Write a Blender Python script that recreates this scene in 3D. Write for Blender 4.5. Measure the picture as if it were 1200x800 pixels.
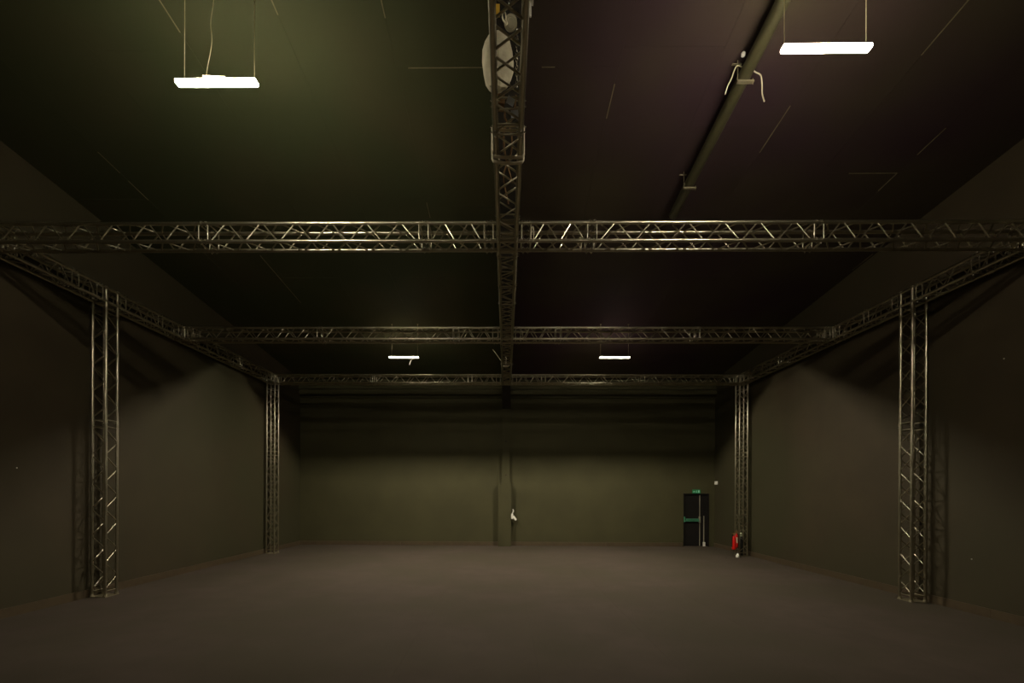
import bpy, bmesh, math, random
from mathutils import Vector, Matrix, Quaternion, Euler

for o in list(bpy.data.objects):
    bpy.data.objects.remove(o, do_unlink=True)
SC = bpy.context.scene
COL = SC.collection
random.seed(7)

# ------------------------------------------------------------------ camera
EYE = 1.8625
cam = bpy.data.cameras.new('camera')
cam.sensor_fit = 'HORIZONTAL'
cam.sensor_width = 36.0
cam.lens = 36.0 * 547.15 / 1200.0
cam.shift_x = (600.0 - 586.28) / 1200.0
cam.shift_y = (578.47 - 400.0) / 1200.0
cam.clip_start = 0.05
cam.clip_end = 200
camo = bpy.data.objects.new('camera', cam)
COL.objects.link(camo)
camo.matrix_world = (Matrix.Translation((0, 0, EYE)) @ Matrix.Rotation(0.0118, 4, 'Z')
                     @ Matrix.Rotation(math.pi / 2, 4, 'X') @ Matrix.Rotation(0.004, 4, 'Z'))
SC.camera = camo

# ------------------------------------------------------------------ world and exposure
world = bpy.data.worlds.new('world')
SC.world = world
world.use_nodes = True
bg = world.node_tree.nodes['Background']
bg.inputs[0].default_value = (0.0, 0.0, 0.0, 1)      # a closed hall: no daylight reaches it
bg.inputs[1].default_value = 0.0
SC.view_settings.view_transform = 'Standard'
SC.view_settings.look = 'None'
SC.view_settings.exposure = 0.0
SC.view_settings.gamma = 1.0
SC.view_settings.use_curve_mapping = False
SC.cycles.max_bounces = 6
SC.cycles.sample_clamp_indirect = 3.0

# lamp strengths (W per m2 sr): the strip deep in the trough, the trough's inner sides, the opal outer sides
# front pair: dimmed strip, bright opal sides; rear pair: full strip, faint sides
STRIP_FRONT, SIDE_FRONT, END_FRONT = 140.0, 900.0, 2200.0
STRIP_REAR, SIDE_REAR, SIDE_BACK = 14000.0, 40.0, 170.0
STRIP_BEHIND, SIDE_BEHIND = 600.0, 1200.0            # unseen pair added behind the camera to light the truss fronts
GLOW = 14.0
LAMP_TINT = (1.0, 0.90, 0.70)

# ------------------------------------------------------------------ materials
def nodes_of(name):
    m = bpy.data.materials.new(name)
    m.use_nodes = True
    nt = m.node_tree
    return m, nt, nt.nodes['Principled BSDF']

def paint(name, c1, c2, rough=0.7, scale=1.2, bump=0.0, bscale=60.0, metal=0.0, spec=0.5, detail=4.0, c3=None, scale3=0.22):
    """a paint, with blotches between two colours, and a third tint in large areas"""
    m, nt, b = nodes_of(name)
    N, L = nt.nodes, nt.links
    tc = N.new('ShaderNodeNewGeometry')
    n1 = N.new('ShaderNodeTexNoise')
    n1.inputs['Scale'].default_value = scale
    n1.inputs['Detail'].default_value = detail
    L.new(tc.outputs['Position'], n1.inputs['Vector'])
    r = N.new('ShaderNodeValToRGB')
    r.color_ramp.elements[0].position = 0.35
    r.color_ramp.elements[1].position = 0.65
    r.color_ramp.elements[0].color = (*c1, 1)
    r.color_ramp.elements[1].color = (*c2, 1)
    L.new(n1.outputs['Fac'], r.inputs['Fac'])
    out = r.outputs['Color']
    if c3:
        n3 = N.new('ShaderNodeTexNoise')
        n3.inputs['Scale'].default_value = scale3
        n3.inputs['Detail'].default_value = 2.0
        L.new(tc.outputs['Position'], n3.inputs['Vector'])
        r3 = N.new('ShaderNodeValToRGB')
        r3.color_ramp.elements[0].position = 0.4
        r3.color_ramp.elements[1].position = 0.62
        L.new(n3.outputs['Fac'], r3.inputs['Fac'])
        mx = N.new('ShaderNodeMix')
        mx.data_type = 'RGBA'
        L.new(r3.outputs['Color'], mx.inputs['Factor'])
        L.new(out, mx.inputs['A'])
        mx.inputs['B'].default_value = (*c3, 1)
        out = mx.outputs['Result']
    L.new(out, b.inputs['Base Color'])
    b.inputs['Roughness'].default_value = rough
    b.inputs['Metallic'].default_value = metal
    b.inputs['Specular IOR Level'].default_value = spec
    if bump:
        n2 = N.new('ShaderNodeTexNoise')
        n2.inputs['Scale'].default_value = bscale
        n2.inputs['Detail'].default_value = 3.0
        L.new(tc.outputs['Position'], n2.inputs['Vector'])
        bp = N.new('ShaderNodeBump')
        bp.inputs['Strength'].default_value = bump
        bp.inputs['Distance'].default_value = 0.01
        L.new(n2.outputs['Fac'], bp.inputs['Height'])
        L.new(bp.outputs['Normal'], b.inputs['Normal'])
    return m

def glow(name, col, strength, base=(0.05, 0.05, 0.05)):
    m, nt, b = nodes_of(name)
    b.inputs['Base Color'].default_value = (*base, 1)
    b.inputs['Emission Color'].default_value = (*col, 1)
    b.inputs['Emission Strength'].default_value = strength
    b.inputs['Roughness'].default_value = 0.8
    return m

M = {}
M['wall'] = paint('black_brown_wall_paint', (0.049, 0.037, 0.020), (0.057, 0.043, 0.023), 0.75, 1.5, 0.08, 40, spec=0.25,
                  c3=(0.046, 0.042, 0.020))
M['wall_back'] = paint('olive_black_wall_paint', (0.052, 0.048, 0.021), (0.060, 0.055, 0.024), 0.75, 1.2, 0.08, 40, spec=0.25)
M['ceil_olive'] = paint('ceiling_olive_cast', (0.050, 0.047, 0.021), (0.060, 0.054, 0.025), 0.8, 0.8, 0.06, 30, spec=0.2,
                        c3=(0.042, 0.048, 0.020), scale3=0.35)
M['ceil_maroon'] = paint('ceiling_maroon_cast', (0.044, 0.032, 0.020), (0.052, 0.040, 0.023), 0.8, 0.8, 0.06, 30, spec=0.2,
                         c3=(0.040, 0.022, 0.026), scale3=0.35)  # camera colour cast put into the panel colours, olive left and maroon right
M['joint'] = paint('pale_lit_edge', (0.17, 0.14, 0.075), (0.12, 0.10, 0.05), 0.7, 5)
M['floor'] = paint('charcoal_vinyl', (0.077, 0.061, 0.048), (0.086, 0.068, 0.054), 0.9, 2.2, 0.05, 120, spec=0.08,
                   c3=(0.072, 0.060, 0.043), scale3=0.5)
M['floor_gap'] = paint('floor_gap', (0.02, 0.016, 0.012), (0.025, 0.02, 0.015), 0.9)
M['board'] = paint('dark_baseboard', (0.085, 0.062, 0.036), (0.070, 0.050, 0.030), 0.35, 6, spec=0.5)
M['steel'] = paint('black_truss_metal', (0.45, 0.41, 0.30), (0.39, 0.355, 0.255), 0.32, 9, metal=1.0)
M['zinc'] = paint('bright_zinc', (0.8, 0.78, 0.7), (0.7, 0.68, 0.6), 0.25, 20, metal=1.0)
M['beam'] = paint('black_beam_paint', (0.016, 0.014, 0.010), (0.022, 0.018, 0.013), 0.7, 3, spec=0.3)
M['pipe'] = paint('olive_pipe_paint', (0.052, 0.047, 0.020), (0.042, 0.038, 0.017), 0.5, 4)
M['bracket'] = paint('galvanised_bracket', (0.32, 0.28, 0.18), (0.24, 0.21, 0.13), 0.5, 12, metal=0.6)
M['cable_pale'] = paint('pale_cable', (0.55, 0.50, 0.34), (0.45, 0.40, 0.26), 0.55, 15)
M['wire'] = paint('steel_wire', (0.42, 0.37, 0.22), (0.36, 0.31, 0.18), 0.5, 15, metal=0.3)
M['white'] = paint('white_plastic', (0.80, 0.78, 0.70), (0.74, 0.72, 0.64), 0.45, 10)
M['tag_white'] = paint('white_tag', (0.75, 0.80, 0.90), (0.68, 0.74, 0.86), 0.5, 10)
M['canvas'] = paint('pale_canvas', (0.72, 0.66, 0.48), (0.56, 0.50, 0.36), 0.9, 7, 0.5, 25, spec=0.2)
M['sling'] = paint('cream_webbing', (0.78, 0.71, 0.52), (0.66, 0.59, 0.43), 0.85, 12, 0.4, 90, spec=0.2)
M['hoist'] = paint('grey_hoist_casing', (0.60, 0.55, 0.40), (0.50, 0.46, 0.33), 0.45, 14, metal=0.2)
M['dark'] = paint('black_plastic', (0.012, 0.011, 0.009), (0.018, 0.015, 0.012), 0.45, 10)
M['yellow'] = paint('yellow_plastic', (0.75, 0.45, 0.05), (0.65, 0.38, 0.04), 0.5, 9)
M['brown'] = paint('brown_cardboard', (0.26, 0.15, 0.06), (0.20, 0.11, 0.045), 0.8, 12)
M['door'] = paint('black_door_paint', (0.006, 0.005, 0.004), (0.009, 0.007, 0.006), 0.6, 4, spec=0.3)
M['chrome'] = paint('brushed_metal', (0.62, 0.58, 0.44), (0.52, 0.48, 0.36), 0.45, 25, metal=0.7)
M['bar_green'] = paint('push_bar_metal', (0.08, 0.30, 0.17), (0.06, 0.25, 0.14), 0.45, 12, metal=0.2)
M['red'] = paint('red_enamel', (0.75, 0.012, 0.008), (0.62, 0.010, 0.006), 0.3, 6, spec=0.6)
M['brass'] = paint('brass_valve', (0.55, 0.30, 0.10), (0.45, 0.25, 0.09), 0.4, 12, metal=0.6)
M['label'] = paint('extinguisher_label', (0.80, 0.68, 0.45), (0.72, 0.60, 0.40), 0.5, 30)
M['pale_green'] = paint('pale_green_plastic', (0.50, 0.55, 0.36), (0.42, 0.47, 0.30), 0.5, 12)
M['housing'] = paint('white_lamp_housing', (0.70, 0.66, 0.52), (0.64, 0.60, 0.48), 0.5, 8)
M['strip_front'] = glow('dimmed_lamp_strip', LAMP_TINT, STRIP_FRONT)
M['strip_rear'] = glow('full_lamp_strip', LAMP_TINT, STRIP_REAR)
M['side_front'] = glow('bright_opal_side', LAMP_TINT, SIDE_FRONT)
M['side_rear'] = glow('faint_opal_side', LAMP_TINT, SIDE_REAR)
M['end_front'] = glow('added_lamp_end_glow', LAMP_TINT, END_FRONT)
M['strip_behind'] = glow('lamp_strip_behind', LAMP_TINT, STRIP_BEHIND)
M['side_behind'] = glow('opal_side_behind', LAMP_TINT, SIDE_BEHIND)
M['side_back'] = glow('added_back_wall_glow', LAMP_TINT, SIDE_BACK)  # extra glow on the rear lamps' far sides, added to brighten the back wall
M['lamp_glow'] = glow('lamp_inner_glow', (1.0, 0.92, 0.76), GLOW)
M['exit_green'] = glow('exit_sign_green', (0.02, 0.42, 0.14), 0.13, (0.01, 0.12, 0.04))
M['exit_mark'] = glow('exit_sign_mark', (0.25, 0.75, 0.45), 0.10, (0.3, 0.5, 0.4))

# ------------------------------------------------------------------ mesh helpers
def link(name, me, parent=None, mat=None):
    o = bpy.data.objects.new(name, me)
    COL.objects.link(o)
    if parent is not None:
        o.parent = parent
    if mat is not None and me is not None and not me.materials:
        me.materials.append(mat)
    return o

def finish(bm, name, mats, smooth=False):
    me = bpy.data.meshes.new(name)
    bmesh.ops.recalc_face_normals(bm, faces=bm.faces)
    bm.to_mesh(me)
    bm.free()
    for m in (mats if isinstance(mats, (list, tuple)) else [mats]):
        me.materials.append(m)
    if smooth:
        for p in me.polygons:
            p.use_smooth = True
        try:
            me.set_sharp_from_angle(angle=math.radians(38))
        except Exception:
            pass
    return me

def bx(bm, x0, x1, y0, y1, z0, z1, mi=0, mat=None):
    vs = [bm.verts.new(v) for v in ((x0, y0, z0), (x1, y0, z0), (x1, y1, z0), (x0, y1, z0),
                                    (x0, y0, z1), (x1, y0, z1), (x1, y1, z1), (x0, y1, z1))]
    if mat is not None:
        for v in vs:
            v.co = mat @ v.co
    for f in ((0, 3, 2, 1), (4, 5, 6, 7), (0, 1, 5, 4), (1, 2, 6, 5), (2, 3, 7, 6), (3, 0, 4, 7)):
        fc = bm.faces.new([vs[i] for i in f])
        fc.material_index = mi
    return vs

def frame_of(d):
    d = d.normalized()
    return Vector((0, 0, 1)).rotation_difference(d).to_matrix()

def cyl(bm, p0, p1, r0, r1=None, seg=10, mi=0, caps=True):
    p0, p1 = Vector(p0), Vector(p1)
    r1 = r0 if r1 is None else r1
    R = frame_of(p1 - p0)
    a, b = [], []
    for i in range(seg):
        t = 2 * math.pi * i / seg
        e = Vector((math.cos(t), math.sin(t), 0))
        a.append(bm.verts.new(p0 + R @ (e * r0)))
        b.append(bm.verts.new(p1 + R @ (e * r1)))
    for i in range(seg):
        j = (i + 1) % seg
        bm.faces.new((a[i], a[j], b[j], b[i])).material_index = mi
    if caps:
        bm.faces.new(a[::-1]).material_index = mi
        bm.faces.new(b).material_index = mi

def tube_path(bm, pts, r, seg=8, closed=False, mi=0, flat=1.0, flat_axis=None):
    """sweep a round (or flattened along flat_axis) section along a path"""
    pts = [Vector(p) for p in pts]
    n = len(pts)
    rings = []
    prev = None
    for i, p in enumerate(pts):
        if closed:
            t = pts[(i + 1) % n] - pts[i - 1]
        else:
            t = pts[min(i + 1, n - 1)] - pts[max(i - 1, 0)]
        t.normalize()
        if flat_axis is not None:
            u = Vector(flat_axis)
        elif prev is None:
            u = t.orthogonal()
        else:
            u = prev - t * prev.dot(t)
        u.normalize()
        w = t.cross(u)
        prev = u
        rings.append([bm.verts.new(p + u * (r * math.cos(2 * math.pi * k / seg)) + w * (r * flat * math.sin(2 * math.pi * k / seg)))
                      for k in range(seg)])
    for i in range(n if closed else n - 1):
        a, b = rings[i], rings[(i + 1) % n]
        for k in range(seg):
            j = (k + 1) % seg
            bm.faces.new((a[k], a[j], b[j], b[k])).material_index = mi
    if not closed:
        bm.faces.new(rings[0][::-1]).material_index = mi
        bm.faces.new(rings[-1]).material_index = mi

def smooth_path(pts, sub=5):
    P = [Vector(p) for p in pts]
    out = []
    for i in range(len(P) - 1):
        p0, p1, p2, p3 = P[max(i - 1, 0)], P[i], P[i + 1], P[min(i + 2, len(P) - 1)]
        for s in range(sub):
            t = s / sub
            out.append(0.5 * ((2 * p1) + (-p0 + p2) * t + (2 * p0 - 5 * p1 + 4 * p2 - p3) * t * t + (-p0 + 3 * p1 - 3 * p2 + p3) * t ** 3))
    out.append(P[-1])
    return out

def lathe(bm, prof, c=(0, 0, 0), seg=14, mi=0):
    rings = []
    for r, z in prof:
        rings.append([bm.verts.new((c[0] + r * math.cos(2 * math.pi * k / seg), c[1] + r * math.sin(2 * math.pi * k / seg), c[2] + z))
                      for k in range(seg)])
    for a, b in zip(rings, rings[1:]):
        for k in range(seg):
            j = (k + 1) % seg
            bm.faces.new((a[k], a[j], b[j], b[k])).material_index = mi
    bm.faces.new(rings[0][::-1]).material_index = mi
    bm.faces.new(rings[-1]).material_index = mi

def tag(o, label, cat, group=None):
    o['label'] = label
    o['category'] = cat
    if group:
        o['group'] = group
    return o

def thing(name, loc, label, cat, group=None):
    return tag_loc(link(name, None), loc, label, cat, group)

def tag_loc(o, loc, label, cat, group=None):
    o.location = loc
    o.empty_display_size = 0.2
    return tag(o, label, cat, group)

def structure(name, me, parent=None):
    o = link(name, me, parent)
    if parent is None:
        o['kind'] = 'structure'
    return o

# ------------------------------------------------------------------ the hall
Y_FRONT, Y_BACK = -6.0, 16.83
def left_x(y):  return -7.402 - 0.006 * max(y - 8.0, 0)      # both side walls run slightly apart towards the back
def right_x(y): return 7.400 + 0.010 * max(y - 8.0, 0)
def ceil_z(y):  return EYE + 5.10 - 0.10 * (y - 7.0)       # the roof falls towards the back wall

# floor: a screed with vinyl sheets laid on it
bm = bmesh.new(); bx(bm, -7.9, 7.9, Y_FRONT - 0.3, Y_BACK + 0.3, -0.25, -0.004)
floor = structure('floor', finish(bm, 'floor', M['floor_gap']))
xs = [-7.6, -5.65, -4.15, -2.65, -1.15, 0.35, 1.85, 3.35, 4.85, 6.35, 7.6]
ys = [-6.1, -3.3, 1.73, 6.77, 11.8, 16.9]
for i in range(len(xs) - 1):
    for j in range(len(ys) - 1):
        bm = bmesh.new()
        g = 0.0007
        h = random.uniform(-0.0006, 0.0006)
        bx(bm, xs[i] + g, xs[i + 1] - g, ys[j] + g, ys[j + 1] - g, -0.004, 0.0 + h * 0.5)
        structure('floor_sheet', finish(bm, 'floor_sheet', M['floor']), floor)

# walls: prisms whose tops follow the roof
def wall_prism(name, pts, mat):
    """pts: plan corners (x, y), counter-clockwise"""
    bm = bmesh.new()
    lo = [bm.verts.new((x, y, -0.2)) for x, y in pts]
    hi = [bm.verts.new((x, y, ceil_z(y) + 0.02)) for x, y in pts]
    n = len(pts)
    bm.faces.new(lo[::-1]); bm.faces.new(hi)
    for i in range(n):
        j = (i + 1) % n
        bm.faces.new((lo[i], lo[j], hi[j], hi[i]))
    return structure(name, finish(bm, name, mat))
wall_prism('wall_left', [(left_x(0), Y_FRONT), (left_x(0), 8.0), (left_x(Y_BACK), Y_BACK), (left_x(Y_BACK) - 0.2, Y_BACK), (left_x(0) - 0.2, Y_FRONT)], M['wall'])
wall_prism('wall_right', [(right_x(0), Y_FRONT), (right_x(0) + 0.2, Y_FRONT), (right_x(Y_BACK) + 0.2, Y_BACK), (right_x(Y_BACK), Y_BACK), (right_x(0), 8.0)], M['wall'])
wall_prism('wall_front', [(-7.8, Y_FRONT - 0.2), (7.8, Y_FRONT - 0.2), (7.8, Y_FRONT), (-7.8, Y_FRONT)], M['wall'])
# back wall with the door opening left out (door recess 6.376 .. 7.29, top 1.905)
DX0, DX1, DZ = 6.376, 7.290, EYE + 0.041
bm = bmesh.new()
ztop = ceil_z(Y_BACK) + 0.02
bx(bm, -7.8, DX0, Y_BACK, Y_BACK + 0.25, -0.2, ztop)
bx(bm, DX1, 7.8, Y_BACK, Y_BACK + 0.25, -0.2, ztop)
bx(bm, DX0, DX1, Y_BACK, Y_BACK + 0.25, DZ, ztop)
structure('wall_back', finish(bm, 'wall_back', M['wall_back']))

# ceiling: roof deck with boards 1.2 m wide fixed under it, joints recessed
bm = bmesh.new()
v = []
for y in (Y_FRONT - 0.2, Y_BACK + 0.25):
    for x in (-7.8, 7.8):
        for dz in (0.0, 0.2):
            v.append(bm.verts.new((x, y, ceil_z(y) + dz + 0.014)))
for f in ((0, 2, 6, 4), (1, 5, 7, 3), (0, 1, 3, 2), (4, 6, 7, 5), (0, 4, 5, 1), (2, 3, 7, 6)):
    bm.faces.new([v[i] for i in f])
ceiling = structure('ceiling', finish(bm, 'ceiling', M['beam']))
SL = math.atan(-0.10)
def panel(x0, x1, y0, y1, mat):
    bm = bmesh.new()
    g = 0.0012
    d = random.uniform(-0.002, 0.002)
    vs = []
    for y in (y0 + g, y1 - g):
        for x in (x0 + g, x1 - g):
            for dz in (0.0, 0.014):
                vs.append(bm.verts.new((x, y, ceil_z(y) + dz + (d if dz == 0 else 0))))
    for f in ((0, 2, 6, 4), (1, 5, 7, 3), (0, 1, 3, 2), (4, 6, 7, 5), (0, 4, 5, 1), (2, 3, 7, 6)):
        bm.faces.new([vs[i] for i in f])
    structure('ceiling_panel', finish(bm, 'ceiling_panel', mat), ceiling)
edges = [-7.52, -6.14, -4.94, -3.75, -2.54, -1.36, -0.16, 0.16, 1.36, 2.55, 3.76, 4.93, 6.14, 7.52]
for i in range(len(edges) - 1):
    off = 5.72 if i in (5, 6, 7) else (7.40 if i in (11, 12) else (6.56 if i % 2 else 7.9))
    cuts = [Y_FRONT - 0.02]
    k = math.ceil((Y_FRONT - off) / 2.4)
    while off + 2.4 * k < Y_BACK - 0.05:
        if off + 2.4 * k > Y_FRONT + 0.1:
            cuts.append(off + 2.4 * k)
        k += 1
    cuts.append(Y_BACK)
    for a, b in zip(cuts, cuts[1:]):
        panel(edges[i], edges[i + 1], a, b, M['ceil_olive'] if i < 7 else M['ceil_maroon'])
# pale strips painting the light caught along a few panel edges
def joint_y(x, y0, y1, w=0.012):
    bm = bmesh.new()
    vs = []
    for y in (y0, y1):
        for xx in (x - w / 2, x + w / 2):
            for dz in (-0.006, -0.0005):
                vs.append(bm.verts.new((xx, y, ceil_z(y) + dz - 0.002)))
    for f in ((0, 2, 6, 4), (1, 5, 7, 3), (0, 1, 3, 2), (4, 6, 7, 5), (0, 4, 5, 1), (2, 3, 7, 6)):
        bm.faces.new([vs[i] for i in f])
    structure('lit_edge_strip', finish(bm, 'lit_edge_strip', M['joint']), ceiling)
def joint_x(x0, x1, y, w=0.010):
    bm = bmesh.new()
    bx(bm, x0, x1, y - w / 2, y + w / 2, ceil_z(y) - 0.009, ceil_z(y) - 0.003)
    structure('lit_edge_strip', finish(bm, 'lit_edge_strip', M['joint']), ceiling)
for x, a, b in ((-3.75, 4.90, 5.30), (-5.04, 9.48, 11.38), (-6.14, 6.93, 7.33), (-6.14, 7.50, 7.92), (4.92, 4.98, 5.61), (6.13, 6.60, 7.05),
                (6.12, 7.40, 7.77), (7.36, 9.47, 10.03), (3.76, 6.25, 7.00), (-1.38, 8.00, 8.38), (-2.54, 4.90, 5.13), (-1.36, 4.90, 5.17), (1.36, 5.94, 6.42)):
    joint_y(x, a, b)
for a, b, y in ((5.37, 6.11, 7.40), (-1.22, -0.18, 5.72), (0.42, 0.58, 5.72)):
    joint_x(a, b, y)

# baseboards, each of separate lengths
def boards(name, face_x=None, cuts=(), back=False):
    root = None
    for a, b in zip(cuts, cuts[1:]):
        bm = bmesh.new()
        t, h, g = 0.018, 0.14, 0.002
        if back:
            bx(bm, a + g, b - g, Y_BACK - t, Y_BACK, 0.0, h)
        else:
            s = 1 if face_x is left_x else -1
            vs = []
            for y in (a + g, b - g):
                for d in (0.0, t):
                    for z in (0.0, h):
                        vs.append(bm.verts.new((face_x(y) + s * d, y, z)))
            for f in ((0, 2, 3, 1), (4, 5, 7, 6), (0, 1, 5, 4), (2, 6, 7, 3), (1, 3, 7, 5), (0, 4, 6, 2)):
                bm.faces.new([vs[i] for i in f])
        me = finish(bm, name, M['board'])
        if root is None:
            root = structure(name, me)
        else:
            structure('board', me, root)
boards('baseboard_left', left_x, (Y_FRONT, -2.4, 2.0, 6.35, 10.755, 14.6, Y_BACK))
boards('baseboard_right', right_x, (Y_FRONT, -1.6, 2.8, 7.2, 11.6, Y_BACK))
boards('baseboard_back', None, (-7.44, -3.8, -0.27), True)
boards('baseboard_rear', None, (0.19, 3.6, DX0 - 0.03), True)

# steel rafter along the middle, its knee and the clad post on the back wall, the eaves beam
bm = bmesh.new()
for z0, z1, w in ((0.0, 0.02, 0.14), (0.02, 0.28, 0.012), (0.28, 0.30, 0.14)):
    vs = []
    for y in (Y_FRONT, Y_BACK):
        for x in (-w, w):
            for z in (z0, z1):
                vs.append(bm.verts.new((x, y, ceil_z(y) - 0.30 + z - 0.004)))
    for f in ((0, 2, 6, 4), (1, 5, 7, 3), (0, 1, 3, 2), (4, 6, 7, 5), (0, 4, 5, 1), (2, 3, 7, 6)):
        bm.faces.new([vs[i] for i in f])
structure('trim_1', finish(bm, 'trim_1', M['beam']))
bm = bmesh.new()
bx(bm, -0.138, 0.138, Y_BACK - 0.15, Y_BACK + 0.01, EYE + 0.36, EYE + 3.08)
post = structure('trim_2', finish(bm, 'trim_2', M['wall_back']))
bm = bmesh.new(); bx(bm, -0.268, 0.190, Y_BACK - 0.26, Y_BACK + 0.01, 0.0, EYE + 0.36)
structure('post_casing', finish(bm, 'post_casing', M['wall_back']), post)
bm = bmesh.new()
for z in (1.55, 2.75):
    bx(bm, -0.02, 0.02, Y_BACK - 0.157, Y_BACK - 0.15, EYE + z - 0.9, EYE + z - 0.86)
structure('bolt_plate', finish(bm, 'bolt_plate', M['beam']), post)
bm = bmesh.new()                                                       # knee: tapering haunch of the rafter
z1 = ceil_z(Y_BACK)
pr = [(Y_BACK - 0.02, EYE + 3.05), (Y_BACK - 0.38, EYE + 3.05), (Y_BACK - 1.5, ceil_z(Y_BACK - 1.5) - 0.31), (Y_BACK - 0.02, z1 - 0.31)]
a = [bm.verts.new((-0.14, y, z)) for y, z in pr]; b = [bm.verts.new((0.14, y, z)) for y, z in pr]
bm.faces.new(a); bm.faces.new(b[::-1])
for i in range(4):
    j = (i + 1) % 4
    bm.faces.new((a[i], b[i], b[j], a[j]))
structure('trim_3', finish(bm, 'trim_3', M['beam']))
bm = bmesh.new()                                                       # eaves beam, two boards with recessed joints
xl, xr = left_x(Y_BACK), right_x(Y_BACK)
for x0, x1 in ((xl, -0.15), (0.15, xr)):
    bx(bm, x0, x1, Y_BACK - 0.05, Y_BACK + 0.01, EYE + 3.45, EYE + 4.08)
    bx(bm, x0, x1, Y_BACK - 0.14, Y_BACK - 0.09, EYE + 3.745, EYE + 3.845)
    bx(bm, x0, x1, Y_BACK - 0.14, Y_BACK - 0.09, EYE + 3.535, EYE + 3.70)
    bx(bm, x0, x1, Y_BACK - 0.12, Y_BACK - 0.09, EYE + 3.44, EYE + 3.475)
structure('trim_4', finish(bm, 'trim_4', M['wall_back']))

# ------------------------------------------------------------------ trusses
HB, HT = EYE + 3.3907, EYE + 3.3907 + 0.24        # centre height of the lower and upper chords
H = 0.12                                          # half spacing of the chords
def unit_tube(name, r, seg, mat):
    bm = bmesh.new(); cyl(bm, (0, 0, 0), (0, 0, 1), r, seg=seg, caps=False)
    return finish(bm, name, mat, True)
ME_CHORD = unit_tube('chord', 0.0245, 14, M['steel'])
ME_BRACE = unit_tube('brace', 0.0098, 8, M['steel'])
bm = bmesh.new()                                   # coupler: two collars, a waist and two pins with clips, along Z
cyl(bm, (0, 0, -0.058), (0, 0, -0.012), 0.026, 0.029, 12)
cyl(bm, (0, 0, 0.012), (0, 0, 0.058), 0.029, 0.026, 12)
cyl(bm, (0, 0, -0.02), (0, 0, 0.02), 0.021, seg=10)
for s in (-1, 1):
    cyl(bm, (-0.046, 0, s * 0.033), (0.046, 0, s * 0.033), 0.0075, seg=6, mi=1)
    cyl(bm, (0, -0.046, s * 0.033), (0, 0.046, s * 0.033), 0.0075, seg=6, mi=1)
ME_COUPLER = finish(bm, 'coupler', [M['steel'], M['zinc']], True)

def place_tube(name, me, p0, p1, root):
    p0, p1 = Vector(p0), Vector(p1)
    o = bpy.data.objects.new(name, me)
    COL.objects.link(o)
    o.parent = root
    d = p1 - p0
    o.location = p0 - root.location
    o.rotation_mode = 'QUATERNION'
    o.rotation_quaternion = Vector((0, 0, 1)).rotation_difference(d.normalized())
    o.scale = (1, 1, d.length)
    return o

def section(root, base, axis, u, w, s0, s1, first=True, last=True):
    """box truss between s0 and s1 along axis; u and w span its square section; braces start on the -u/-w side"""
    base, axis, u, w = Vector(base), Vector(axis), Vector(u), Vector(w)
    P = lambda s, a, b: base + axis * s + u * (a * H) + w * (b * H)
    for a in (-1, 1):
        for b in (-1, 1):
            place_tube('chord', ME_CHORD, P(s0 + 0.004, a, b), P(s1 - 0.004, a, b), root)
    L = s1 - s0
    faces = [((-1, -1), (1, -1)), ((-1, 1), (1, 1)), ((-1, -1), (-1, 1)), ((1, -1), (1, 1))]
    e = 0.085
    n = max(2, 2 * round((L - 2 * e) / 0.231 / 2))
    h = (L - 2 * e) / n
    for (c0, c1) in faces:
        for s in (s0 + 0.062, s1 - 0.062):
            place_tube('end_strut', ME_BRACE, P(s, *c0), P(s, *c1), root)
        for k in range(n):
            A, B = (c0, c1) if k % 2 == 0 else (c1, c0)
            place_tube('brace', ME_BRACE, P(s0 + e + k * h + 0.016, *A), P(s0 + e + (k + 1) * h - 0.016, *B), root)
    q = Vector((0, 0, 1)).rotation_difference(axis)
    for a in (-1, 1):
        for b in (-1, 1):
            for s, use in ((s0, first), (s1, last)):
                if use:
                    o = bpy.data.objects.new('coupler', ME_COUPLER)
                    COL.objects.link(o)
                    o.parent = root
                    o.location = P(s, a, b) - root.location
                    o.rotation_mode = 'QUATERNION'
                    o.rotation_quaternion = q

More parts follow.
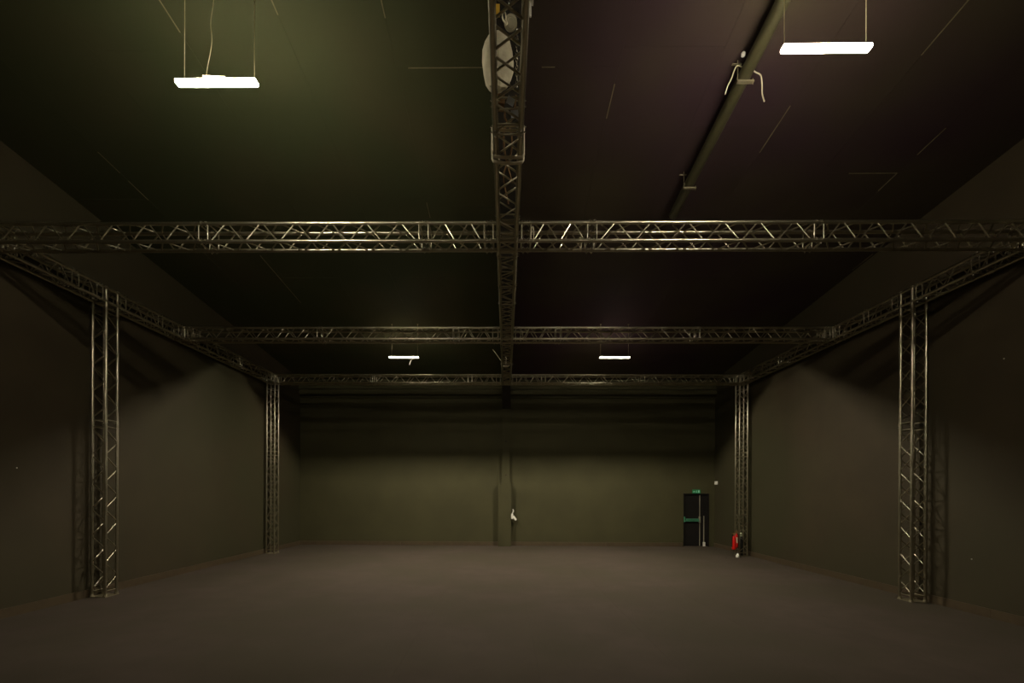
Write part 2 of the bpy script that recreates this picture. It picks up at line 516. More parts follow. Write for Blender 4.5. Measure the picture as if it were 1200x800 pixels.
def corner_block(root, x, y, arms):
    """junction block of two trusses; arms says on which sides stubs leave it"""
    bm = bmesh.new()
    R, E, B = 0.0245, 0.25, 0.145
    c = Vector((x, y, 0)) - Vector((root.location.x, root.location.y, root.location.z))
    z0, z1 = HB, HT
    for s in (-H, H):
        for z in (z0, z1):
            cyl(bm, c + Vector((-(E - 0.004) if 'w' in arms else -B, s, z)), c + Vector(((E - 0.004) if 'e' in arms else B, s, z)), R, seg=14)
            cyl(bm, c + Vector((s, -(E - 0.004) if 's' in arms else -B, z)), c + Vector((s, (E - 0.004) if 'n' in arms else B, z)), R, seg=14)
    for sx in (-H, H):
        for sy in (-H, H):
            cyl(bm, c + Vector((sx, sy, z0 - (0.126 if 'd' in arms else 0.026))), c + Vector((sx, sy, z1 + 0.026)), R, seg=14)
    r = 0.0098
    for s in (-H, H):
        for sg in (1, -1):
            if ('e' if sg > 0 else 'w') in arms:
                cyl(bm, c + Vector((sg * 0.19, s, z0)), c + Vector((sg * 0.19, s, z1)), r, seg=8)
            if ('n' if sg > 0 else 's') in arms:
                cyl(bm, c + Vector((s, sg * 0.19, z0)), c + Vector((s, sg * 0.19, z1)), r, seg=8)
    for z in (z0, z1):
        for sg in (1, -1):
            if ('e' if sg > 0 else 'w') in arms:
                cyl(bm, c + Vector((sg * 0.19, -H, z)), c + Vector((sg * 0.19, H, z)), r, seg=8)
            if ('n' if sg > 0 else 's') in arms:
                cyl(bm, c + Vector((-H, sg * 0.19, z)), c + Vector((H, sg * 0.19, z)), r, seg=8)
    for z in (z0, z1):
        cyl(bm, c + Vector((-H, -H, z)), c + Vector((H, H, z)), r, seg=8)
    link('corner_block', finish(bm, 'corner_block', M['steel'], True), root)

CX = 0.008                       # centre truss axis
LX, RX = -7.225, 7.210           # side truss axes
YC = (6.379, 10.339, 14.372)     # cross truss axes
YTL, YTR = 8.326, 8.360          # the near towers
X3, Y3, Z3 = (1, 0, 0), (0, 1, 0), (0, 0, 1)
ZM = (HB + HT) / 2

cross_labels = ('nearest of the three cross trusses, spanning the whole width above the middle of the hall',
                'middle one of the three cross trusses, its ends on the side trusses',
                'rearmost cross truss, along the top of the far olive wall between two corner towers')
for yc, lab in zip(YC, cross_labels):
    r = thing('cross_truss', (CX, yc, HB), lab, 'truss', 'cross trusses')
    Lx, Rx = LX + 0.25 - CX, RX - 0.25 - CX
    js = (Lx, -4.10 - CX, -1.115 - CX, -0.25)
    for a, b in zip(js, js[1:]):
        section(r, (CX, yc, ZM), X3, Z3, Y3, a, b, first=True, last=(b == js[-1]))
    js = (0.25, 1.14 - CX, 4.15 - CX, Rx)
    for a, b in zip(js, js[1:]):
        section(r, (CX, yc, ZM), X3, Z3, Y3, a, b, first=True, last=(b == js[-1]))
    corner_block(r, CX, yc, 'ewsn' if yc < 14 else 'ews')

r = thing('centre_truss', (CX, 1.5, HB), 'long truss from overhead down the middle of the hall, with hoist and sling', 'truss')
for i, (a, b, f, l) in enumerate(((1.5, 4.345, False, False), (4.345, YC[0] - 0.25, True, True), (YC[0] + 0.25, 7.57, True, False), (7.57, 8.30, True, False),
                   (8.30, YC[1] - 0.25, True, True), (YC[1] + 0.25, 12.2, True, False), (12.2, YC[2] - 0.25, True, True))):
    section(r, (CX, 0, ZM), Y3, (-1, 0, 0), Z3, a, b, f, l)

def side(x, yt, j1, j2, j3, lab):
    r = thing('side_truss', (x, 3.6, HB), lab, 'truss', 'side trusses')
    segs = ((3.6, YC[0] - 0.25, False, True), (YC[0] + 0.25, j1, True, False), (j1, yt - 0.25, True, True), (yt + 0.25, j2, True, False),
            (j2, YC[1] - 0.25, True, True), (YC[1] + 0.25, j3, True, False), (j3, YC[2] - 0.25, True, True))
    for a, b, f, l in segs:
        section(r, (x, 0, ZM), Y3, Z3, X3, a, b, f, l)
    io = 'e' if x < 0 else 'w'
    corner_block(r, x, YC[0], 'sn' + io)
    corner_block(r, x, yt, 'snd')
    corner_block(r, x, YC[1], 'sn' + io)
    corner_block(r, x, YC[2], 'sd' + io)
side(LX, YTL, 7.61, 9.51, 12.43, 'side truss along the top of the left wall, away from the exit door')
side(RX, YTR, 7.15, 9.29, 12.18, 'side truss along the top of the right wall, on the exit door side')

def tower(x, y, lab):
    r = thing('truss_tower', (x, y, 0), lab, 'truss tower', 'truss towers')
    bm = bmesh.new()
    bx(bm, -0.147, 0.147, -0.147, 0.147, 0.0005, 0.011)
    for sx in (-H, H):
        for sy in (-H, H):
            cyl(bm, (sx, sy, 0.01), (sx, sy, 0.05), 0.034, 0.026, 12)
            for q in (0.022, -0.022):
                cyl(bm, (sx + q, sy + q, 0.01), (sx + q, sy + q, 0.02), 0.008, seg=6, mi=1)
    link('base_plate', finish(bm, 'base_plate', [M['bracket'], M['zinc']], True), r)
    ztop = HB - 0.13
    section(r, (x, y, 0), Z3, X3, Y3, 0.045, 3.09, False, False)
    section(r, (x, y, 0), Z3, X3, Y3, 3.09, ztop, True, True)
tower(LX, YTL, 'leftmost of the four truss towers, tall, by the side wall with its lattice shadow')
tower(RX, YTR, 'rightmost of the four truss towers, tall, by the side wall with its lattice shadow')
tower(LX, YC[2], 'rear truss tower in the empty far corner, away from the exit door')
tower(RX, YC[2], 'rear truss tower with red fire extinguishers at its foot, near the exit door')

# ------------------------------------------------------------------ lamps
def lamp(x, y, z, drops, label, driver=False):
    """x, y: middle of the lamp; z: its lower lip; drops: the two suspension wires' offsets"""
    L, W, HH, D = 0.79, 0.068, 0.027, 0.0172
    r = thing('linear_pendant_lamp', (x, y, z), label, 'lamp', 'hanging strip lamps')
    l2, w2 = L / 2, W / 2
    kind = 'behind' if y < 0 else 'front' if y < 8 else 'rear'
    bm = bmesh.new()                                         # housing: trough walls, back, ends
    t = 0.004
    bx(bm, -l2, l2, -w2, -w2 + t, 0, HH)
    bx(bm, -l2, l2, w2 - t, w2, 0, HH)
    bx(bm, -l2, -l2 + t, -w2 + t, w2 - t, 0.010, HH)
    bx(bm, l2 - t, l2, -w2 + t, w2 - t, 0.010, HH)
    bx(bm, -l2 + t, l2 - t, -w2 + t, w2 - t, D + 0.004, HH - 0.004)
    link('housing', finish(bm, 'housing', M['housing']), r)
    bm = bmesh.new()                                         # glowing inner sides of the trough
    e = l2 - t - 0.001
    for s in (-1, 1):
        y0, y1 = s * (w2 - t - 0.001), s * (w2 - t - 0.015)
        vs = [bm.verts.new(p) for p in ((-e, y0, 0.001), (e, y0, 0.001), (e, y1, D), (-e, y1, D))]
        bm.faces.new(vs)
    link('reflector', finish(bm, 'reflector', M['lamp_glow']), r)
    bm = bmesh.new(); bx(bm, -e, e, -0.0035, 0.0035, D, D + 0.003)
    link('light_strip', finish(bm, 'light_strip', M['strip_' + kind]), r)
    for s in (-1, 1):                                        # opal outer sides
        bm = bmesh.new(); bx(bm, -e, e, s * (w2 + 0.002) - 0.0015, s * (w2 + 0.002) + 0.0015, 0.002, 0.023)
        link('side_diffuser', finish(bm, 'side_diffuser', M['side_back' if kind == 'rear' and s > 0 else 'side_' + kind]), r)
    if kind == 'front':
        for s in (-1, 1):                                    # glowing ends, added to light the bag and centre truss
            bm = bmesh.new(); bx(bm, s * (l2 + 0.0015) - 0.001, s * (l2 + 0.0015) + 0.001, -w2 + 0.003, w2 - 0.003, 0.002, 0.023)
            link('added_end_glow', finish(bm, 'added_end_glow', M['end_front']), r)
    for dx in drops:
        bm = bmesh.new()
        top = ceil_z(y) - z - 0.004
        cyl(bm, (dx, 0.02, HH), (dx, 0.02, top), 0.0042, seg=6)
        cyl(bm, (dx, 0.02, HH - 0.004), (dx, 0.02, HH + 0.02), 0.010, seg=8)
        cyl(bm, (dx, 0.02, top - 0.02), (dx, 0.02, top), 0.016, seg=8)
        link('suspension_wire', finish(bm, 'suspension_wire', M['wire'], True), r)
    if driver:
        bm = bmesh.new(); bx(bm, -0.12, 0.10, -0.03, 0.0, HH, HH + 0.028)
        bx(bm, -0.12, -0.04, -0.032, 0.002, HH + 0.028, HH + 0.034)
        link('driver_box', finish(bm, 'driver_box', M['housing']), r)
        bm = bmesh.new()
        top = ceil_z(y) - z - 0.003
        tube_path(bm, smooth_path([(-0.10, -0.01, HH + 0.02), (-0.09, 0, HH + 0.15), (-0.05, 0, HH + 0.38), (-0.06, 0, HH + 0.60), (-0.03, 0, HH + 0.85), (-0.03, 0, top)], 6), 0.004, 6)
        link('power_cable', finish(bm, 'power_cable', M['wire'], True), r)
    return r
lamp(-2.883, 4.595, EYE + 4.05, (-0.335, 0.395 - 0.03), 'glowing strip lamp with a driver box on top and a wavy power cable', True)
lamp(2.912, 4.302, EYE + 4.07, (-0.37, 0.375), 'largest glowing strip lamp, hanging beside the long sloping ceiling pipe')
lamp(-2.752, 12.5, EYE + 3.64, (-0.33, 0.365), 'small far strip lamp with a pale cable end drooping below it')
lamp(2.890, 12.5, EYE + 3.64, (-0.37, 0.37), 'small far strip lamp on the side of the exit door, nothing hanging below')

lamp(-2.85, -3.5, EYE + 4.45, (-0.37, 0.37), 'unseen strip lamp overhead behind the viewer, on the side away from the ceiling pipe')
lamp(2.90, -3.5, EYE + 4.45, (-0.37, 0.37), 'unseen strip lamp overhead behind the viewer, on the side of the ceiling pipe')

# cable end drooping under the far lamp
bm = bmesh.new()
tube_path(bm, smooth_path([(-2.50, 12.48, EYE + 3.675), (-2.50, 12.44, EYE + 3.60), (-2.56, 12.43, EYE + 3.52), (-2.585, 12.43, EYE + 3.43)], 6), 0.008, 6)
tag(link('cable_end', finish(bm, 'cable_end', M['cable_pale'], True)), 'short pale cable end drooping below the small far lamp', 'cable')

# ------------------------------------------------------------------ ceiling pipe with its hangers and loose cables
r = thing('ceiling_pipe', (2.87, -1.0, ceil_z(-1.0) - 0.22), 'long olive-painted pipe slung under the ceiling on two hangers', 'pipe')
def pz(y): return ceil_z(y) - 0.17
bm = bmesh.new(); cyl(bm, Vector((2.85, -1.0, pz(-1.0))) - r.location, Vector((2.87, 8.1, pz(8.1))) - r.location, 0.075, seg=20)
link('pipe_run', finish(bm, 'pipe_run', M['pipe'], True), r)
for y in (5.66, 7.36, 3.9, 2.1):
    bm = bmesh.new()
    zz = pz(y) - 0.079
    bx(bm, -0.10, 0.10, -0.02, 0.02, zz - 0.022, zz)
    cyl(bm, (-0.092, 0, zz), (-0.092, 0, ceil_z(y) - 0.003), 0.006, seg=6)
    cyl(bm, (0.092, 0, zz - 0.04), (0.092, 0, zz + 0.03), 0.006, seg=6)
    bx(bm, -0.16, -0.05, -0.012, 0.012, ceil_z(y) - 0.055, ceil_z(y) - 0.045)
    o = link('pipe_hanger', finish(bm, 'pipe_hanger', M['bracket'], True), r)
    o.location = Vector((2.865, y, 0)) - r.location
def cable(name, pts, rad, mat, label):
    bm = bmesh.new(); tube_path(bm, smooth_path(pts, 6), rad, 7)
    return tag(link(name, finish(bm, name, mat, True)), label, 'cable')
ez = EYE
cable('loose_cable', [(2.83, 5.64, pz(5.64) + 0.06), (2.74, 5.62, pz(5.62) + 0.06), (2.66, 5.58, ez + 4.94), (2.61, 5.57, ez + 4.84), (2.58, 5.56, ez + 4.74)], 0.008, M['cable_pale'],
      'loose pale cable curling down from the ceiling pipe on the side of the middle truss')
cable('loose_cable', [(2.90, 5.64, pz(5.64) + 0.06), (2.99, 5.66, ez + 5.09), (3.05, 5.66, ez + 5.05), (3.066, 5.66, ez + 4.93), (3.072, 5.665, ez + 4.83), (3.095, 5.66, ez + 4.735)], 0.008, M['cable_pale'],
      'loose pale cable bent down from the ceiling pipe on the side of the bright lamp')
bm = bmesh.new()
lathe(bm, [(0.012, 0.0), (0.024, 0.012), (0.026, 0.04), (0.014, 0.055)], (0, 0, 0), 10)
o = link('ceiling_sensor', finish(bm, 'ceiling_sensor', M['white'], True))
o.location = (2.79, 5.56, ceil_z(5.56) - 0.060)
tag(o, 'tiny white ceiling sensor above the hanger of the long pipe', 'sensor')

# ------------------------------------------------------------------ hoist, bag and sling on the centre truss
r = thing('chain_hoist', (0.015, 4.25, EYE + 4.20), 'small chain hoist hung above the middle truss, round grey casing, yellow tag', 'hoist')
bm = bmesh.new()
ax, c0 = Vector((0, -0.72, -0.69)), Vector((0.012, 0.0, 0.085))
cyl(bm, c0 - ax * 0.05, c0 + ax * 0.035, 0.060, seg=24)
cyl(bm, c0 + ax * 0.035, c0 + ax * 0.043, 0.050, 0.047, seg=24)
cyl(bm, c0 + ax * 0.043, c0 + ax * 0.050, 0.034, 0.032, seg=20)
cyl(bm, c0 + ax * 0.050, c0 + ax * 0.056, 0.014, seg=12)
link('gear_casing', finish(bm, 'gear_casing', M['hoist'], True), r)
bm = bmesh.new(); bx(bm, -0.085, -0.01, -0.03, 0.05, 0.10, 0.24); bx(bm, 0.0, 0.085, 0.0, 0.05, 0.12, 0.22)
link('motor_body', finish(bm, 'motor_body', M['dark']), r)
bm = bmesh.new(); bx(bm, -0.135, -0.088, -0.03, 0.0, 0.135, 0.228)
link('yellow_tag', finish(bm, 'yellow_tag', M['yellow']), r)['label'] = 'yellow tag'
def chain(bm, p0, p1, link_len=0.032, wr=0.0035):
    p0, p1 = Vector(p0), Vector(p1)
    n = max(1, int((p1 - p0).length / link_len))
    for i in range(n):
        c = p0.lerp(p1, (i + 0.5) / n)
        pts = []
        for k in range(8):
            t = 2 * math.pi * k / 8
            a, b = 0.010 * math.cos(t), 0.021 * math.sin(t)
            pts.append(c + (Vector((a, 0, b)) if i % 2 else Vector((0, a, b))))
        tube_path(bm, pts, wr, 5, True)
bm = bmesh.new(); chain(bm, (0.0, 0, 0.23), (0.0, 0, ceil_z(4.25) - EYE - 4.20 - 0.31))
link('suspension_chain', finish(bm, 'suspension_chain', M['zinc'], True), r)
bm = bmesh.new(); chain(bm, (0.070, 0.0, 0.06), (0.072, 0.0, -0.50))
link('load_chain', finish(bm, 'load_chain', M['zinc'], True), r)
bm = bmesh.new()
tube_path(bm, smooth_path([(-0.03, -0.05, 0.03), (-0.055, -0.05, 0.06), (-0.062, -0.055, 0.10), (-0.05, -0.06, 0.13), (-0.035, -0.06, 0.10), (-0.03, -0.055, 0.05), (-0.02, -0.06, 0.02), (-0.035, -0.062, 0.0)], 6), 0.007, 6)
link('rope_loop', finish(bm, 'rope_loop', M['sling'], True), r)

r = thing('chain_bag', (-0.088, 4.24, EYE + 3.665), 'pale canvas chain bag bulging beside the middle truss under the hoist', 'bag')
bm = bmesh.new()
seg, prof = 36, [(0.02, 0.0), (0.075, 0.012), (0.112, 0.06), (0.130, 0.14), (0.136, 0.24), (0.130, 0.34), (0.112, 0.42), (0.092, 0.47), (0.080, 0.50)]
rings = []
for i, (rad, z) in enumerate(prof):
    ring = []
    for k in range(seg):
        t = 2 * math.pi * k / seg
        f = 1 + 0.07 * math.sin(3 * t + i * 0.8) + 0.06 * math.sin(8 * t - i * 1.1)
        ring.append(bm.verts.new((rad * f * math.cos(t) + 0.02 * (z - 0.2), 0.62 * rad * f * math.sin(t), z + 0.012 * math.sin(2 * t + 1))))
    rings.append(ring)
for a, b in zip(rings, rings[1:]):
    for k in range(seg):
        bm.faces.new((a[k], a[(k + 1) % seg], b[(k + 1) % seg], b[k]))
bm.faces.new(rings[0][::-1])
bm.faces.new(rings[-1])
me = finish(bm, 'bag_body', M['canvas'], True)
link('bag_body', me, r)
bm = bmesh.new()
for s in (-1, 1):
    tube_path(bm, smooth_path([(s * 0.07, 0, 0.485), (s * 0.06, -0.01, 0.515), (s * 0.03, -0.01, 0.527), (0.0, -0.01, 0.530)], 5), 0.006, 6)
link('carry_strap', finish(bm, 'carry_strap', M['sling'], True), r)

# cream sling wrapped twice round the truss
r = thing('round_sling', (CX, 4.68, HB), 'cream round sling wrapped twice round the middle truss', 'sling')
for dy, sag in ((-0.030, 0.0), (0.034, 0.012)):
    bm = bmesh.new()
    pts = []
    o_, zt, zb = 0.158, HT - HB + 0.036, -0.036
    for p in ((-o_, zb + 0.02), (-o_ * 0.93, zb), (-o_ * 0.5, zb - 0.004 - sag), (0, zb - 0.006 - sag * 1.3), (o_ * 0.5, zb - 0.004 - sag), (o_ * 0.93, zb), (o_, zb + 0.02),
              (o_, 0.12), (o_, zt - 0.02), (o_ * 0.93, zt), (0, zt), (-o_ * 0.93, zt), (-o_, zt - 0.02), (-o_, 0.12)):
        pts.append((p[0], dy + 0.006 * math.sin(9 * p[0]), p[1]))
    tube_path(bm, pts, 0.022, 8, True, flat=0.45, flat_axis=(0, 1, 0))
    link('sling_band', finish(bm, 'sling_band', M['sling'], True), r)

# small things lying in the truss by the joint
bm = bmesh.new(); bx(bm, -0.045, 0.045, -0.05, 0.05, 0, 0.09)
o = link('cardboard_box', finish(bm, 'cardboard_box', M['brown'])); o.location = (-0.075, 4.42, HB + 0.266); o.rotation_euler = (0, 0, 0.12)
tag(o, 'small brown box lying on top of the middle truss near the sling', 'box')
for i, (x, y, rz, lab) in enumerate(((0.030, 4.28, 0.5, 'white paper tag hanging in the middle truss, the nearer of two'),
                                     (0.068, 4.40, -0.3, 'white paper tag hanging in the middle truss, the one closer to the sling'))):
    bm = bmesh.new(); bx(bm, -0.036, 0.036, -0.028, 0.028, -0.001, 0.001)
    cyl(bm, (0.028, 0, 0), (0.030, 0, 0.03), 0.003, seg=5)
    o = link('paper_tag', finish(bm, 'paper_tag', M['tag_white'])); o.location = (x, y, HT - 0.032 - 0.02 * i); o.rotation_euler = (-0.8, 0.15, rz)
    tag(o, lab, 'tag', 'paper tags in the truss')
bm = bmesh.new()
tube_path(bm, smooth_path([(-0.02, 4.48, HT + 0.040), (-0.02, 4.6, HT + 0.066), (0.02, 4.7, HT + 0.066), (0.05, 4.85, HT + 0.034), (0.03, 5.1, HT + 0.036), (-0.04, 5.4, HT + 0.034), (0.02, 5.9, HT + 0.036)], 6), 0.009, 6)
tube_path(bm, smooth_path([(0.08, 4.3, HT + 0.034), (0.05, 4.6, HT + 0.066), (-0.03, 4.75, HT + 0.064), (-0.02, 5.05, HT + 0.036), (0.06, 5.5, HT + 0.034)], 6), 0.009, 6)
tag(link('cable_bundle', finish(bm, 'cable_bundle', M['brown'], True)), 'brown cables lying along the top of the middle truss', 'cable')
r = thing('hook_clamp', (0.165, 3.40, EYE + 3.47), 'white hook hanging on the flank of the middle truss, at the top edge', 'hook')
bm = bmesh.new(); cyl(bm, (0, 0, 0), (0, 0, 0.115), 0.0075, seg=8)
link('hook_rod', finish(bm, 'hook_rod', M['white'], True), r)
bm = bmesh.new(); bx(bm, -0.022, 0.022, -0.02, 0.02, 0.10, 0.15)
bx(bm, -0.0115, 0.015, -0.012, 0.012, 0.14, 0.19)
bx(bm, -0.05, 0.015, -0.012, 0.012, 0.188, 0.196)
link('clamp_head', finish(bm, 'clamp_head', M['white']), r)
# work light hung near the far joint of the centre truss, and the strap beside it
r = thing('hanging_reflector', (-0.008, 12.3, HB - 0.045), 'small round pale fitting under the far part of the middle truss', 'fitting')
bm = bmesh.new(); lathe(bm, [(0.075, 0.0), (0.07, 0.018), (0.03, 0.03), (0.012, 0.05), (0.012, 0.285)], (0, 0, 0), 16)
link('disc', finish(bm, 'disc', M['housing'], True), r)
cable('safety_strap', [(-0.36, 12.3, EYE + 3.80), (-0.25, 12.3, EYE + 3.66), (-0.147, 12.3, EYE + 3.515)], 0.008, M['sling'], 'slanting strap tied to the far part of the middle truss')
bpy.data.objects['safety_strap'].location = (0, 0, 0)

# white tie ends on the near cross truss
def tie(x, y, z, label):
    bm = bmesh.new()
    tube_path(bm, smooth_path([(0, 0, 0.03), (-0.012, -0.012, 0.06), (0.006, -0.02, 0.10), (0.02, -0.018, 0.06), (0.022, -0.012, -0.05), (0.015, -0.01, -0.09)], 5), 0.007, 6)
    o = link('cable_tie', finish(bm, 'cable_tie', M['cable_pale'], True)); o.location = (x, y, z)
    tag(o, label, 'cable tie', 'cable ties')
tie(0.335, YC[0] - 0.155, HB + 0.06, 'pale cable tie on the nearest cross truss, right beside the middle truss')
tie(1.005, YC[0] - 0.155 + 0.25, HB + 0.05, 'pale cable tie inside the nearest cross truss, by its first joint past the middle')
tie(0.335, YC[1] - 0.155, HB + 0.06, 'pale cable tie on the middle cross truss, right beside the middle truss')

# ------------------------------------------------------------------ back wall: door, sign, sensor, socket
door = bpy.data.objects.new('door_1', None); COL.objects.link(door)
door.location = ((DX0 + DX1) / 2, Y_BACK, 0); door['kind'] = 'structure'
dx = -door.location.x
bm = bmesh.new()
for a, b, z0, z1 in ((DX0 + 0.001, DX0 + 0.035, 0, DZ), (DX1 - 0.035, DX1 - 0.001, 0, DZ), (DX0 + 0.035, DX1 - 0.035, DZ - 0.04, DZ - 0.001)):
    bx(bm, a + dx, b + dx, -0.008, 0.12, z0 + 0.001, z1)
link('door_frame', finish(bm, 'door_frame', M['door']), door)
XM = 6.985
bm = bmesh.new(); bx(bm, DX0 + 0.038 + dx, XM - 0.012 + dx, 0.045, 0.09, 0.012, DZ - 0.044)
leaf = link('door_leaf', finish(bm, 'door_leaf', M['door']), door)
bm = bmesh.new(); bx(bm, XM + 0.014 + dx, DX1 - 0.038 + dx, 0.045, 0.09, 0.012, DZ - 0.044)
leaf2 = link('door_leaf', finish(bm, 'door_leaf', M['door']), door)
bm = bmesh.new(); bx(bm, DX0 + 0.02 + dx, DX1 - 0.02 + dx, 0.14, 0.2, 0, DZ)
link('door_stop_panel', finish(bm, 'door_stop_panel', M['door']), door)
bm = bmesh.new(); cyl(bm, (XM - 0.015 + dx, 0.03, 0.03), (XM - 0.015 + dx, 0.03, DZ - 0.06), 0.011, seg=8)
bx(bm, XM - 0.045 + dx, XM + 0.005 + dx, 0.0, 0.045, 0.86, 1.08)
link('lock_rod', finish(bm, 'lock_rod', M['chrome'], True), leaf)['label'] = 'bright metal lock rod'
bm = bmesh.new()
bx(bm, DX0 + 0.02 + dx, XM - 0.02 + dx, -0.03, 0.02, 0.905, 0.928)
bx(bm, DX0 + 0.14 + dx, XM - 0.10 + dx, -0.045, -0.028, 0.955, 1.0)
bx(bm, DX0 + 0.012 + dx, DX0 + 0.05 + dx, -0.035, 0.046, 0.88, 1.07)
bx(bm, DX0 + 0.10 + dx, XM - 0.06 + dx, -0.03, 0.046, 0.94, 1.0)
link('push_bar', finish(bm, 'push_bar', M['bar_green']), leaf)['label'] = 'green-tinted push bar'
bm = bmesh.new()
bx(bm, XM + 0.122 + dx, XM + 0.146 + dx, 0.025, 0.045, 0.06, 1.10)
link('edge_strip', finish(bm, 'edge_strip', M['chrome']), leaf2)['label'] = 'bright edge strip'
bm = bmesh.new(); bx(bm, XM + 0.105 + dx, XM + 0.165 + dx, -0.03, 0.045, 0.013, 0.16)
link('door_stay', finish(bm, 'door_stay', M['white']), leaf2)['label'] = 'white door stay'
bm = bmesh.new(); bx(bm, DX0 + dx + 0.005, XM + 0.25 + dx, -0.04, 0.10, 0.0005, 0.010)
link('threshold', finish(bm, 'threshold', M['board']), door)

r = thing('exit_sign', (6.828, Y_BACK, EYE + 0.048), 'small dim green exit sign above the dark double door', 'sign')
bm = bmesh.new(); bx(bm, -0.135, 0.135, -0.035, -0.001, 0.0, 0.13)
link('sign_box', finish(bm, 'sign_box', M['exit_green']), r)
bm = bmesh.new()                                            # running figure, door and arrow
bx(bm, 0.055, 0.100, -0.0365, -0.0352, 0.025, 0.105)
bx(bm, -0.105, -0.045, -0.0365, -0.0352, 0.060, 0.072)
for s in (1, -1):
    bx(bm, -0.012, 0.012, -0.0365, -0.0352, -0.03, 0.0, mat=Matrix.Translation((-0.094, 0, 0.066)) @ Matrix.Rotation(s * 0.8, 4, 'Y') @ Matrix.Translation((0, 0, 0.0)))
bx(bm, -0.008, 0.008, -0.0365, -0.0352, 0.058, 0.088)
bx(bm, -0.004, 0.010, -0.0365, -0.0352, 0.092, 0.106)
bx(bm, -0.006, 0.006, -0.0365, -0.0352, -0.04, 0.0, mat=Matrix.Translation((0.0, 0, 0.06)) @ Matrix.Rotation(0.6, 4, 'Y'))
bx(bm, -0.006, 0.006, -0.0365, -0.0352, -0.04, 0.0, mat=Matrix.Translation((0.0, 0, 0.06)) @ Matrix.Rotation(-0.6, 4, 'Y'))
link('pictogram', finish(bm, 'pictogram', M['exit_mark']), r)['label'] = 'pale running figure, doorway and arrow'

r = thing('wall_sensor', (right_x(16.62), 16.62, EYE + 0.36), 'small white sensor high in the corner beside the exit door', 'sensor')
bm = bmesh.new(); bx(bm, -0.085, -0.001, -0.035, 0.035, 0.0, 0.115); bx(bm, -0.095, -0.085, -0.022, 0.022, 0.02, 0.05)
link('sensor_case', finish(bm, 'sensor_case', M['white']), r)
bm = bmesh.new(); bx(bm, -0.092, -0.03, -0.03, 0.03, 0.052, 0.066)
link('sensor_lens', finish(bm, 'sensor_lens', M['dark']), r)

r = thing('wall_socket', (0.190, 16.66, EYE - 0.86), 'white plug and socket on the side of the clad post in the back wall', 'socket')
bm = bmesh.new(); bx(bm, 0.001, 0.075, -0.05, 0.05, -0.03, 0.15)
link('socket_case', finish(bm, 'socket_case', M['white']), r)
bm = bmesh.new(); bx(bm, -0.035, 0.035, -0.03, 0.03, -0.16, 0.02, mat=Matrix.Translation((0.085, -0.01, 0.06)) @ Matrix.Rotation(-0.62, 4, 'Y'))
link('plug', finish(bm, 'plug', M['white']), r)
bm = bmesh.new(); tube_path(bm, smooth_path([(0.04, -0.02, 0.14), (0.06, -0.02, 0.20), (0.085, -0.02, 0.25), (0.06, -0.02, 0.31)], 5), 0.017, 7)
link('plug_cable', finish(bm, 'plug_cable', M['white'], True), r)

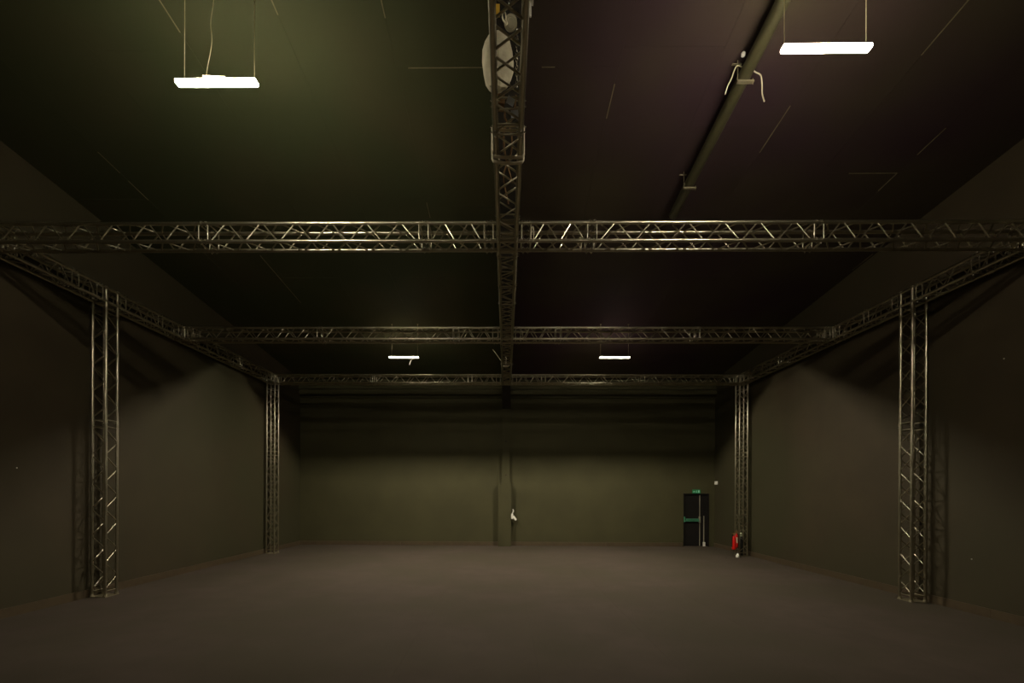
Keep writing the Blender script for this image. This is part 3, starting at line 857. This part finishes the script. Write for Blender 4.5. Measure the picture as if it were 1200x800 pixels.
# ------------------------------------------------------------------ fire extinguishers at the far tower
def extinguisher(x, y, z, lean, label, with_label, rad=0.072, hs=1):
    r = thing('fire_extinguisher', (x, y, z), label, 'fire extinguisher', 'fire extinguishers by the tower')
    r.rotation_euler = (0, lean, 0)
    bm = bmesh.new()
    lathe(bm, [(rad * 0.8, 0.0), (rad, 0.012), (rad, 0.34), (rad * 0.85, 0.375), (rad * 0.5, 0.40), (0.022, 0.412), (0.022, 0.425)], (0, 0, 0), 18)
    link('cylinder_body', finish(bm, 'cylinder_body', M['red'], True), r)
    bm = bmesh.new(); lathe(bm, [(0.020, 0.425), (0.024, 0.435), (0.024, 0.46), (0.012, 0.47)], (0, 0, 0), 12)
    bx(bm, -0.06, 0.02, -0.010, 0.010, 0.470, 0.482); bx(bm, -0.065, 0.015, -0.010, 0.010, 0.492, 0.502, mat=Matrix.Rotation(0.12, 4, 'Y'))
    link('valve', finish(bm, 'valve', M['brass'], True), r)
    bm = bmesh.new(); tube_path(bm, smooth_path([(hs * p[0] * rad / 0.072, p[1], p[2]) for p in ((0.02, -0.01, 0.455), (0.07, -0.02, 0.43), (0.088, -0.02, 0.33), (0.086, -0.02, 0.15), (0.082, -0.02, 0.08))], 5), 0.010, 7)
    link('hose', finish(bm, 'hose', M['dark'], True), r)
    if with_label:
        bm = bmesh.new()
        n = 7
        a = [bm.verts.new(((rad + 0.0015) * math.cos(t), (rad + 0.0015) * math.sin(t), 0.14)) for t in [-math.pi * (0.36 + 0.28 * k / n) for k in range(n + 1)]]
        b = [bm.verts.new((v.co.x, v.co.y, 0.31)) for v in a]
        for k in range(n):
            bm.faces.new((a[k], a[k + 1], b[k + 1], b[k]))
        link('paper_label', finish(bm, 'paper_label', M['label'], True), r)
    bm = bmesh.new()                                             # its wire stand on the floor
    for s in (-1, 1):
        tube_path(bm, [(s * 0.052, 0.05, -z + 0.006), (s * 0.052, -0.05, -z + 0.006), (s * 0.05, -0.05, -0.004), (s * 0.05, 0.05, -0.004)], 0.005, 6, True)
    bx(bm, -0.055, 0.055, -0.05, 0.05, -0.008, -0.0005)
    link('stand', finish(bm, 'stand', M['dark'], True), r)
    return r
extinguisher(6.838, 14.07, 0.225, 0.0, 'red fire extinguisher standing farther from the tower, plain red front', False, 0.056, -1)
extinguisher(6.997, 14.25, 0.265, 0.0, 'red fire extinguisher with a pale label, right against the far tower', True, 0.052, -1)
bm = bmesh.new()
lathe(bm, [(0.045, 0.001), (0.058, 0.02), (0.050, 0.07), (0.026, 0.10), (0.022, 0.13), (0.010, 0.135)], (0, 0, 0), 9)
o = link('door_wedge', finish(bm, 'door_wedge', M['white'])); o.location = (6.89, 13.94, 0)
tag(o, 'small white stopper on the floor in front of the red fire extinguishers', 'stopper')
r = thing('gas_bottle', (7.205, 14.372, 0.012), 'slim dark bottle with a pale green cap standing inside the far tower', 'bottle')
bm = bmesh.new(); lathe(bm, [(0.05, 0.0), (0.056, 0.01), (0.056, 0.50), (0.03, 0.56), (0.018, 0.58)], (0, 0, 0), 16)
link('bottle_body', finish(bm, 'bottle_body', M['dark'], True), r)
bm = bmesh.new(); lathe(bm, [(0.018, 0.58), (0.034, 0.59), (0.036, 0.67), (0.015, 0.69)], (0, 0, 0), 12)
link('bottle_cap', finish(bm, 'bottle_cap', M['pale_green'], True), r)['label'] = 'pale green cap'

# ------------------------------------------------------------------ white screw heads on the side walls
def screw(x, y, z, s, label):
    bm = bmesh.new(); cyl(bm, (0, 0, 0), (s * 0.006, 0, 0), 0.011, 0.008, 8)
    o = link('screw_head', finish(bm, 'screw_head', M['white'])); o.location = (x, y, z)
    tag(o, label, 'screw', 'screw heads on the walls')
screw(left_x(6.98), 6.98, EYE + 0.364, 1, 'tiny white screw head on the left wall, beyond the tower shadow')
screw(right_x(7.5), 7.5, EYE - 1.006, -1, 'tiny white screw head low on the right wall by the tower shadow')
screw(right_x(7.03), 7.03, EYE + 2.04, -1, 'tiny white screw head high on the right wall by the tower')
